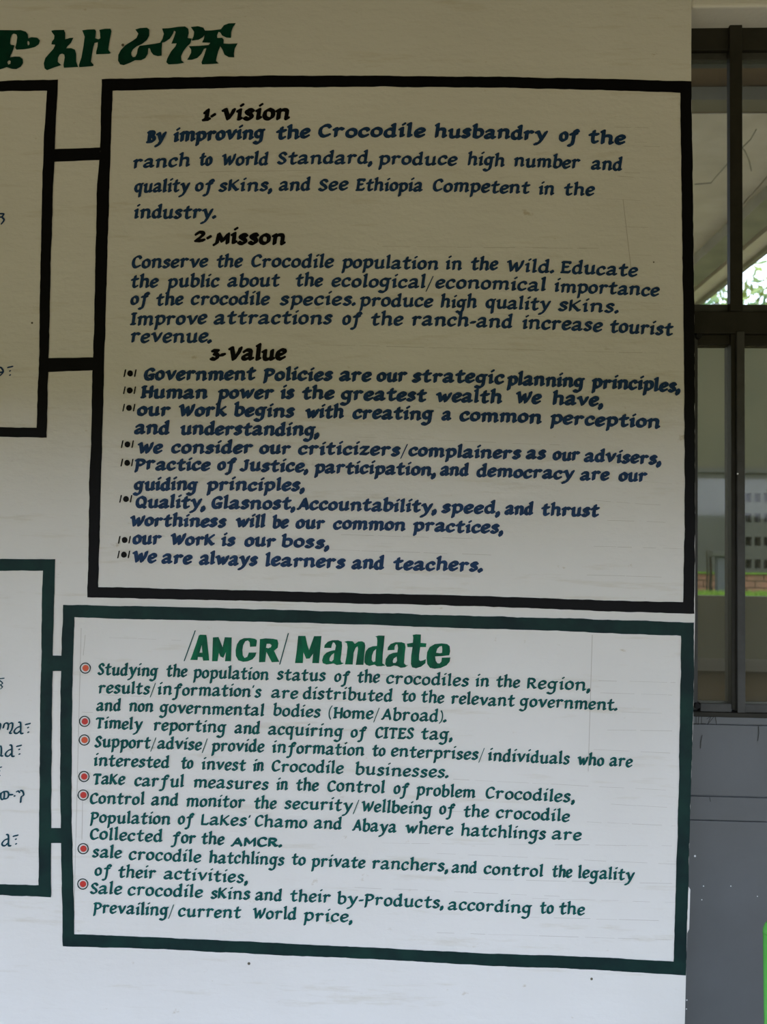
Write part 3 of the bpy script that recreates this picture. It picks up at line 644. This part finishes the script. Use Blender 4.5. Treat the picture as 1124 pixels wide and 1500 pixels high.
# ------------------------------------------------------------------ recessed bay: window and grey wall below it
FY = WY + .085            # face of the steel frame
def wx(px, py, Y=FY): return at(px, py, Y).x
def wz(px, py, Y=FY): return at(px, py, Y).z
XE = edge[0].x - .06      # hidden behind the wall's arris
XE = 0.42
xl = wx(1018, 700) - .05
W = thing('window_1', (wx(1075, 700), FY, wz(1075, 1042)), None, None); W['kind'] = 'structure'
XW = 1.75                 # far end of the window, beyond the picture
z = lambda y, Y=FY, x=1075: wz(x, y, Y)
def bar(name, m, x0, x1, y0, y1, z0, z1, bv=.0015, lab=None):
    o = MB().box(x0, x1, y0, y1, z0, z1).build(name, m, W); bevel(o, bv, 2)
    if lab: o['label'] = lab
    return o
bar('head_rail', 'frame', xl, XW, FY, FY+.05, z(73), z(41)+.02)
bar('frame_rail', 'frame_lt', xl, XW, FY+.012, FY+.05, z(84), z(73))
bar('transom', 'frame', xl, XW, FY-.004, FY+.05, z(489), z(457))
bar('frame_rail', 'frame_lt', xl, XW, FY+.008, FY+.05, z(457), z(444.5), lab='olive steel ledge on top of the transom')
bar('frame_rail', 'frame', xl, XW, FY+.010, FY+.05, z(503), z(489))
# upper glazing bars stand proud of the rails
for i in range(3):
    dx = i * .40
    bar('glazing_bar', 'frame', wx(1067.5, 240)+dx, wx(1085.8, 240)+dx, FY-.012, FY+.012, z(457), z(36))
for i in range(3):
    dx = i * .40
    bar('window_stile', 'frame', wx(1071.5, 750)+dx, wx(1078, 750)+dx, FY-.002, FY+.05, z(1040), z(489))  # stile's shaded side face, made as a separate darker strip
    bar('window_stile', 'frame_lt', wx(1078, 750)+dx, wx(1089.5, 750)+dx, FY-.012, FY+.03, z(1043), z(487), lab='grey front face of the meeting stile')
bar('window_stile', 'frame_lt', wx(1015, 750)-.02, wx(1023.8, 750), FY+.006, FY+.04, z(1042), z(489))
bar('bottom_rail', 'frame_lt', wx(1025.5, 1036), wx(1071, 1036), FY-.006, FY+.04, z(1043), z(1030.5), lab='pale grey lower rail of the first pane')
bar('bottom_rail', 'frame_lt', wx(1089, 1036), XW, FY-.006, FY+.04, z(1043), z(1030.5))
bar('window_sill', 'frame', xl, XW, FY-.010, FY+.06, z(1050), z(1043))
for i in range(4):
    xa = (wx(1067.5, 240) - .38 + .40*i) if i else xl; xb = wx(1075, 240) + .40*i
    p = MB().box(xa, min(xb, XW), FY+.026, FY+.029, z(446), z(80)).build('pane', 'glass_clear', W)
    xa = wx(1089, 750) + .40*(i-1) if i else wx(1022, 750); xb = wx(1072, 750) + .40*i
    p = MB().box(xa, min(xb, XW), FY+.022, FY+.025, z(1032), z(500)).build('pane', 'glass_dusty', W); p['label'] = 'dusty tinted pane'
structure(MB().box(XW, XR, WY+.02, WY+.2, 0, lz).build('wall_bay', 'wall'))

# grey boarded wall below the window
GY = FY - .006
gw = structure(MB().box(xl, XW, GY+.006, GY+.12, 0, z(1050)).build('wall_under_window', 'grey'))
def gb(y0, y1, dy, nm='panel'):
    o = MB().box(xl, XW, GY-dy, GY+.02, z(y1, GY), z(y0, GY)).build(nm, 'grey', None); o.parent = gw; bevel(o, .0012, 2); return o
gb(1050.5, 1061.2, .001); gb(1062.2, 1166.3, 0); gb(1167.8, 1202.2, 0)
o = MB().box(xl, XW, GY, GY+.02, 0.02, z(1203.3, GY)).build('panel', 'grey', None); o.parent = gw; bevel(o, .0012, 2)
# scribbles and scratches
mb = MB()
for s in ([(1020,1048),(1020,1060)],[(1024,1050),(1023,1061)],[(1028,1049),(1028,1060),(1034,1060)],[(1036,1053),(1042,1049),(1037,1061),(1046,1050)],[(1048,1049),(1050,1061)],
          [(1029,1077),(1027,1086),(1026.5,1096)],[(1111.5,1064),(1112,1074),(1110.5,1085)],[(1040,1168),(1041,1174)]):
    for poly in stroke_polys([s], 1.1, .8): mb.poly([at(x, y, GY-.0016) for x, y in poly])
o = mb.build('pencil_marks', 'pencil_dk', None); o.parent = gw; o['kind'] = 'stuff'
mb = MB()
for x, y, r in ((1018.5,1254,1.6),(1031,1298,1),(1071,1298,.9),(1028.5,1318,.9),(1009.5,1236,1),(1110,1313,.8),(1081,694,1.4),(1006.5,1465,1.2),(1006,1478,1)):
    c = [at(x + r*math.cos(k*math.pi/4), y + r*math.sin(-k*math.pi/4), GY-.0012 if y > 1050 else FY-.0125) for k in range(8)]; mb.poly(c)
o = mb.build('paint_drops', 'speck', None); o.parent = gw; o['kind'] = 'stuff'
# screw heads at casement corners
for x, y in ((1022, 1034), (1024.5, 492)):
    c = at(x, y, FY-.004); mb = MB(); mb.tube([(c.x, FY+.012, c.z), (c.x, FY-.006, c.z)], .006, 10); o = mb.build('latch_stud', 'dark', W)

# bright green plastic pole at the edge of view
pb = at(1131.5, 1500, 1.98)
pt = at(1130, 1352, 1.98)
pole = thing('green_pole', (pb.x, 1.98, 0), 'bright green plastic pole standing upright before the grey wall under the window', 'pole')
MB().tube([(pb.x, 1.98, 0.0), (pb.x, 1.98, pb.z), (pt.x, 1.98, pt.z - .02)], .0145, 20).build('shaft', 'lime', pole)
mb = MB(); r0 = .0145
mb.tube([(pt.x, 1.98, pt.z-.02)] + [(pt.x, 1.98, pt.z - .02 + .026*math.sin(t)) for t in (.4,.8,1.15,1.4)], [r0*1.05] + [r0*1.05*math.cos(t) for t in (.4,.8,1.15,1.4)], 20)
mb.build('cap', 'lime', pole)
for o in pole.children:
    for p in o.data.polygons: p.use_smooth = True

# ------------------------------------------------------------------ veranda on the photographer's side
structure(MB().box(-6, 6, -1.2, WY, -.12, 0).build('floor', 'floor'))
mb = MB(); mb.box(-6, 6, -.87, WY + .3, 3.15, 3.19); vr = structure(mb.build('ceiling', 'soffit'))
fb = structure(MB().box(-6, 6, -.87, -.80, 2.09, 3.2).build('trim_2', 'beam'))  # unseen fascia, hung low to keep sky off the upper wall
for x in (-4.6, 4.4): structure(bevel(MB().box(x-.08, x+.08, -.8, -.64, 0, 3.15).build('trim_3' if x < 0 else 'trim_4', 'beam'), .01))
structure(MB().box(-6.1, -5.95, -.8, WY, 0, 3.15).build('wall_blocker_left', 'plaster_olive'))  # unseen end walls, added to stop side light reaching the lettered wall
structure(MB().box(5.95, 6.1, -.8, WY, 0, 3.15).build('wall_blocker_right', 'plaster_olive'))
structure(MB().box(-60, 60, -60, 60, -.5, -.13).build('ground', 'earth'))
# unseen leafy screen added behind the camera to cut off the low sky
mb = MB(); nx, nz = 120, 6
def hp(i, j):
    x = -36 + i * .6; zz = j / (nz - 1) * 2.72
    b = noise.noise(Vector((x*.7, zz*.9, 1.0)))
    return (x, -13.5 + b*.35 + .12*zz, -.2 + zz * (1 + .10*noise.noise(Vector((x*.35, 0, 5)))))
for i in range(nx):
    for j in range(nz - 1): mb.poly([hp(i+1, j), hp(i, j), hp(i, j+1), hp(i+1, j+1)])
    a, b = hp(i, nz-1), hp(i+1, nz-1); mb.poly([b, a, (a[0], -15.2, a[2]), (b[0], -15.2, b[2])])
structure(mb.build('sky_blocker', 'sky_blocker'))

# ------------------------------------------------------------------ beyond the window: open shelter; reflected yard and block built behind it
EY0, EY1 = 2.34, 7.6
CZ = 3.42
# far eave of the shelter, which runs obliquely
def roofpt(px, py, zz):
    d = ray(px, py); t = (zz - CAM.z) / d.z; return CAM + d * t
e0 = roofpt(1018, 437, CZ); e1 = roofpt(1124, 351, CZ); dv = (e1 - e0)
ea = e0 - dv * 1.6; eb = e0 + dv * 3.2
shelter = thing('shelter_roof', (1.0, 5.0, CZ), 'pale boarded shelter roof seen through the upper panes, edged by a slanting eave beam', 'roof')
nb = 7
# boards run along y, cut by the oblique eave
def eave_y(x):
    t = (x - ea.x) / (eb.x - ea.x); return ea.y + (eb.y - ea.y) * t
yb = [EY0 + .1, 3.1, 4.0, 4.9, 5.8, 6.7, 7.6, 8.6, 9.8]
def clip(poly, A, B):
    out = []
    def side(p): return (B.x-A.x)*(p[1]-A.y) - (B.y-A.y)*(p[0]-A.x)
    s0 = side((A.x - 3, A.y - 3)) 
    for i in range(len(poly)):
        p, q = poly[i], poly[(i+1) % len(poly)]; sp_, sq = side(p) * s0, side(q) * s0
        if sp_ >= 0: out.append(p)
        if sp_ * sq < 0:
            t = sp_ / (sp_ - sq); out.append((p[0]+(q[0]-p[0])*t, p[1]+(q[1]-p[1])*t))
    return out
random.seed(5)
for xi in range(6):
    x0 = -1.2 + xi * .9
    for a, b in zip(yb, yb[1:]):
        poly = clip([(x0+.004, a+.004), (x0+.896, a+.004), (x0+.896, b-.004), (x0+.004, b-.004)], ea, eb)
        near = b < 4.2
        if len(poly) < 3: continue
        h = random.uniform(-.003, .003); n = len(poly)
        me = bpy.data.meshes.new('board')
        vs = [(x, y, CZ+h) for x, y in poly] + [(x, y, CZ+h+.02) for x, y in poly]
        fs = [tuple(reversed(range(n))), tuple(range(n, 2*n))] + [(i, (i+1) % n, n+(i+1) % n, n+i) for i in range(n)]
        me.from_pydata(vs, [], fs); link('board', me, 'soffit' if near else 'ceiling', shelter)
cp = clip([(-1.25, EY0+.1), (4.3, EY0+.1), (4.3, 9.8), (-1.25, 9.8)], ea, eb); n = len(cp)
me = bpy.data.meshes.new('roof_sheet')
me.from_pydata([(x, y, CZ+.024) for x, y in cp] + [(x, y, CZ+.05) for x, y in cp], [], [tuple(reversed(range(n))), tuple(range(n, 2*n))] + [(i, (i+1) % n, n+(i+1) % n, n+i) for i in range(n)])
link('roof_sheet', me, 'beam', shelter)
def beam(p, q, wd, h, m, name, parent, dz=0):
    p = Vector(p); q = Vector(q); d = (q - p).normalized(); s = d.cross(Vector((0, 0, 1))).normalized() * wd / 2
    vs = []
    for c in (p, q):
        for sx, hz in ((-1, -h), (1, -h), (1, 0), (-1, 0)): vs.append(c + s * sx + Vector((0, 0, hz + dz)))
    me = bpy.data.meshes.new(name); me.from_pydata([tuple(v) for v in vs], [], [(0,1,2,3),(7,6,5,4),(0,4,5,1),(1,5,6,2),(2,6,7,3),(3,7,4,0)])
    return link(name, me, m, parent)
nrm = Vector((dv.y, -dv.x, 0)).normalized()
if nrm.x < 0: nrm = -nrm
beam(ea - nrm*.22, eb - nrm*.24, .15, .06, 'beam', 'eave_beam', shelter)
beam(ea - nrm*.03, eb - nrm*.05, .10, .03, 'beam_lt', 'fascia_board', shelter)
beam(ea + nrm*.02, eb + nrm*.015, .03, .055, 'beam', 'gutter', shelter)
# purlin near the window and a drip of hanging wire
pz = CZ - .005
p0 = roofpt(1018, 150, pz - .04)
beam((-1.2, p0.y, pz), (4.2, p0.y + .02, pz), .10, .05, 'parapet', 'purlin', shelter)
wire = thing('loose_wire', (1.3, 4.4, CZ-.02), 'thin brown wire hanging in curls below the shelter roof', 'wire')
def wpts(l, zz=CZ-.03): return [roofpt(x, y, zz - .004*i) for i, (x, y) in enumerate(l)]
MB().tube(wpts([(1108,190),(1100,204),(1090,214),(1080,226),(1066,240),(1050,258),(1042,268),(1018,270)]), .003, 6).build('strand', 'beam', wire)
MB().tube(wpts([(1084,212),(1092,222),(1098,236),(1101,250)]), .003, 6).build('strand', 'beam', wire)
# post carrying the eave, visible as thin upright
ps = roofpt(1048.5, 432, CZ)
o = MB().box(ps.x-.02, ps.x+.02, ps.y-.02, ps.y+.02, at(1048, 472, ps.y).z, CZ-.06).build('hanging_strut', 'beam', shelter)

structure(MB().box(-1.4, 4.6, WY+WT, 9.0, -.12, 0.0).build('floor_shelter', 'floor'))
par = structure(MB().box(-.6, 3.4, 6.0, 6.16, 0, at(1050, 873, 6.0).z).build('wall_parapet', 'parapet'))
ct = thing('storage_chest', (1.75, 5.0, 0), 'low dark wooden chest with a rounded lid inside the shelter behind the window', 'chest')
cz = at(1040, 968, 4.9).z
MB().box(.9, 2.6, 4.75, 5.25, 0, cz-.03).build('body', 'wood', ct)
mb = MB(); n = 10
pr = [(4.72 + .56*k/n, cz - .03 + .03*math.sin(math.pi*k/n)) for k in range(n+1)]
for (ya, za), (yb_, zb) in zip(pr, pr[1:]): mb.poly([(.87, ya, za), (2.63, ya, za), (2.63, yb_, zb), (.87, yb_, zb)])
mb.poly([(.87, y, z_) for y, z_ in reversed(pr)]); mb.poly([(2.63, y, z_) for y, z_ in pr]); mb.poly([(.87, 4.72, cz-.03), (.87, 5.28, cz-.03), (2.63, 5.28, cz-.03), (2.63, 4.72, cz-.03)])
mb.build('lid', 'wood', ct)

# lower panes' reflection built as solid things: raised yard, brick kerb wall, lawn
BY = 14.0
zg = at(1040, 871, 13.0).z
structure(MB().box(-6, 16, 9.5, 40, -.13, zg).build('ground_bank', 'earth'))
lawn = MB().box(-6, 16, 9.5, 13.55, zg, zg+.012).build('lawn', 'grass'); structure(lawn)
mb = MB(); random.seed(3)
for k in range(5200):
    x = random.uniform(2.0, 5.2); y = random.uniform(12.2, 13.5) ; h = random.uniform(.03, .085); a = random.uniform(0, 6.28); wd = .006
    if abs(y - 13.2) < .09 or 12.9 < y < 13.35: continue
    dx, dy = math.cos(a)*wd, math.sin(a)*wd
    mb.poly([(x-dx, y-dy, zg+.01), (x+dx, y+dy, zg+.01), (x+random.uniform(-.02,.02), y+random.uniform(-.02,.02), zg+h)])
g = mb.build('grass', 'blade'); tag(g, 'short yellow-green grass on the bank before the brick kerb', 'grass', kind='stuff')
# brick kerb wall
kz = at(1110, 841, 13.6).z
kerb = thing('brick_wall', (3.6, 13.65, zg), 'low pinkish brick wall of the reflected yard, built behind the dusty panes', 'wall')
MB().box(1.4, 6.2, 13.62, 13.74, zg, kz-.005).build('core', 'parapet', kerb)
bm_ = MB().box(0, .21, 0, .03, 0, .058).mesh('brick'); bm_.materials.append(MAT['brick'])
rows = max(2, int((kz - zg) / .068)); rh = (kz - zg) / rows
for r_ in range(rows):
    for k in range(14):
        b = bpy.data.objects.new('brick', bm_); C.objects.link(b); b.parent = kerb
        b.location = Vector((2.1 + k*.222 + (.11 if r_ % 2 else 0), 13.595 + random.uniform(-.004,.004), zg + r_*rh + .004)) - kerb.location
        b.scale = (1, 1, rh/.068)
tp = MB().box(1.4, 6.2, 13.56, 14.0, kz-.004, kz+.02).build('grass_top', 'grass', kerb); tp['label'] = 'strip of bright grass on top'
for i, (px, w_) in enumerate(((1040.5, .02), (1035.5, .012))):
    c = at(px, 850, 13.2)
    t = MB().tube([(c.x, 13.2, zg-.02), (c.x+.01, 13.2, at(px, 832, 13.2).z), (c.x, 13.2, at(px, 806, 13.2).z)], [w_, w_*.9, w_*.7], 8).build('garden_stake', 'wood')
    tag(t, ('thicker' if i == 0 else 'thinner') + ' dark stake upright in the lawn before the brick wall', 'stake')

# the reflected block with rows of vent openings, built behind the glass
blk = thing('block_building', (4.6, BY, zg), 'plain olive and grey reflected block building, built behind the panes, with rows of small dark vents', 'building')
zt = at(1070, 470, BY).z; zm = at(1100, 690, BY).z
MB().box(-2.0, 9.0, BY, BY+2.2, zm, zt).build('upper_wall', 'plaster_olive', blk)
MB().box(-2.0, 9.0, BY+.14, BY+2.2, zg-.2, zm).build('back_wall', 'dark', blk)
# lower wall pierced by real openings, built as piers and courses between them
xs0 = at(1088, 760, BY).x; sx = (at(1123, 760, BY).x - at(1096, 760, BY).x) / 2; x1st = at(1096.5, 760, BY).x
zr = [at(1105, y, BY).z for y in (729, 758.5, 793, 826)]
ow_, oh = .085, .12
mb = MB(); mb.box(-2.0, x1st - ow_/2, BY-.012, BY+.14, zg-.2, zm)
ncol = 12
xe = x1st + (ncol-1)*sx + ow_/2
zc = zm
for zz in zr:
    mb.box(x1st - ow_/2, xe, BY-.012, BY+.14, zz + oh/2, zc); zc = zz - oh/2
mb.box(x1st - ow_/2, xe, BY-.012, BY+.14, zg-.2, zc)
for zz in zr:
    for k in range(ncol-1): mb.box(x1st + k*sx + ow_/2, x1st + (k+1)*sx - ow_/2, BY-.012, BY+.14, zz-oh/2, zz+oh/2)
mb.box(xe, 9.0, BY-.012, BY+.14, zg-.2, zm)
mb.build('vented_wall', 'block', blk)
MB().box(-2.05, 9.05, BY-.05, BY+.02, zm-.03, zm+.03).build('string_course', 'block', blk)
MB().box(-2.2, 9.2, BY-.25, BY+2.4, zt, zt+.08).build('flat_roof', 'parapet', blk)
# dark door post / gate before the lawn
g0 = at(1051.5, 842, 13.0); g1 = at(1067, 842, 13.0)
gp = thing('gate_pillar', (g0.x, 13.0, zg), 'slate-grey square pillar with a flat cap on the lawn before the brick wall', 'pillar')
bevel(MB().box(g0.x, g1.x, 13.0, 13.0 + (g1.x-g0.x), zg-.02, at(1058, 815, 13.0).z).build('shaft', 'door', gp), .006)
bevel(MB().box(g0.x-.07, g1.x+.07, 12.95, 13.05 + (g1.x-g0.x), at(1058, 815, 13.0).z, at(1058, 808, 13.0).z).build('cap', 'block', gp), .006)

# trees behind the block
def tree(x, y, h, rad, lab, seed, n=900):
    random.seed(seed)
    t = thing('tree', (x, y, 0.5), lab, 'tree', 'trees behind the block building')
    tr = MB(); tr.tube([(x, y, .5), (x+.1, y, h*.35), (x-.1, y+.1, h*.6), (x, y, h*.8)], [.22, .18, .13, .06], 9)
    limbs = []
    for k in range(7):
        a = k * 0.9 + seed; z0 = h * (.42 + .05*k)
        e = (x + math.cos(a)*rad*.7, y + math.sin(a)*rad*.7, z0 + rad*.5)
        tr.tube([(x, y, z0), (x+math.cos(a)*rad*.35, y+math.sin(a)*rad*.35, z0+rad*.3), e], [.09, .06, .025], 6); limbs.append(Vector(e))
    limbs.append(Vector((x, y, h*.9)))
    tr.build('trunk', 'bark', t)
    mb = MB()
    for k in range(n):
        c = random.choice(limbs); d = Vector((random.gauss(0, 1), random.gauss(0, 1), random.gauss(0, .8))) * rad * .33
        p = c + d; s = random.uniform(.10, .22)
        u = Vector((random.gauss(0,1), random.gauss(0,1), random.gauss(0,1))).normalized(); v = u.orthogonal().normalized()
        mb.poly([p - u*s, p + v*s*.4 , p + u*s, p - v*s*.4])
    f = mb.build('foliage', 'leaf', t); f['kind'] = 'stuff'
    return t
c = at(1112, 405, 22); tree(c.x + .4, 22, c.z + .2, 1.9, 'sunlit yellow-green tree above the building, seen right of the upper glazing bar', 11, 2600)
c = at(1040, 440, 26); tree(c.x - .4, 26, c.z - .9, 1.6, 'lower tree whose crown just tops the transom beside the eave post', 4, 1500)
tree(14.5, 22, 6.2, 1.9, 'separate round-crowned tree farther along behind the block, beyond the eave', 17, 1500)
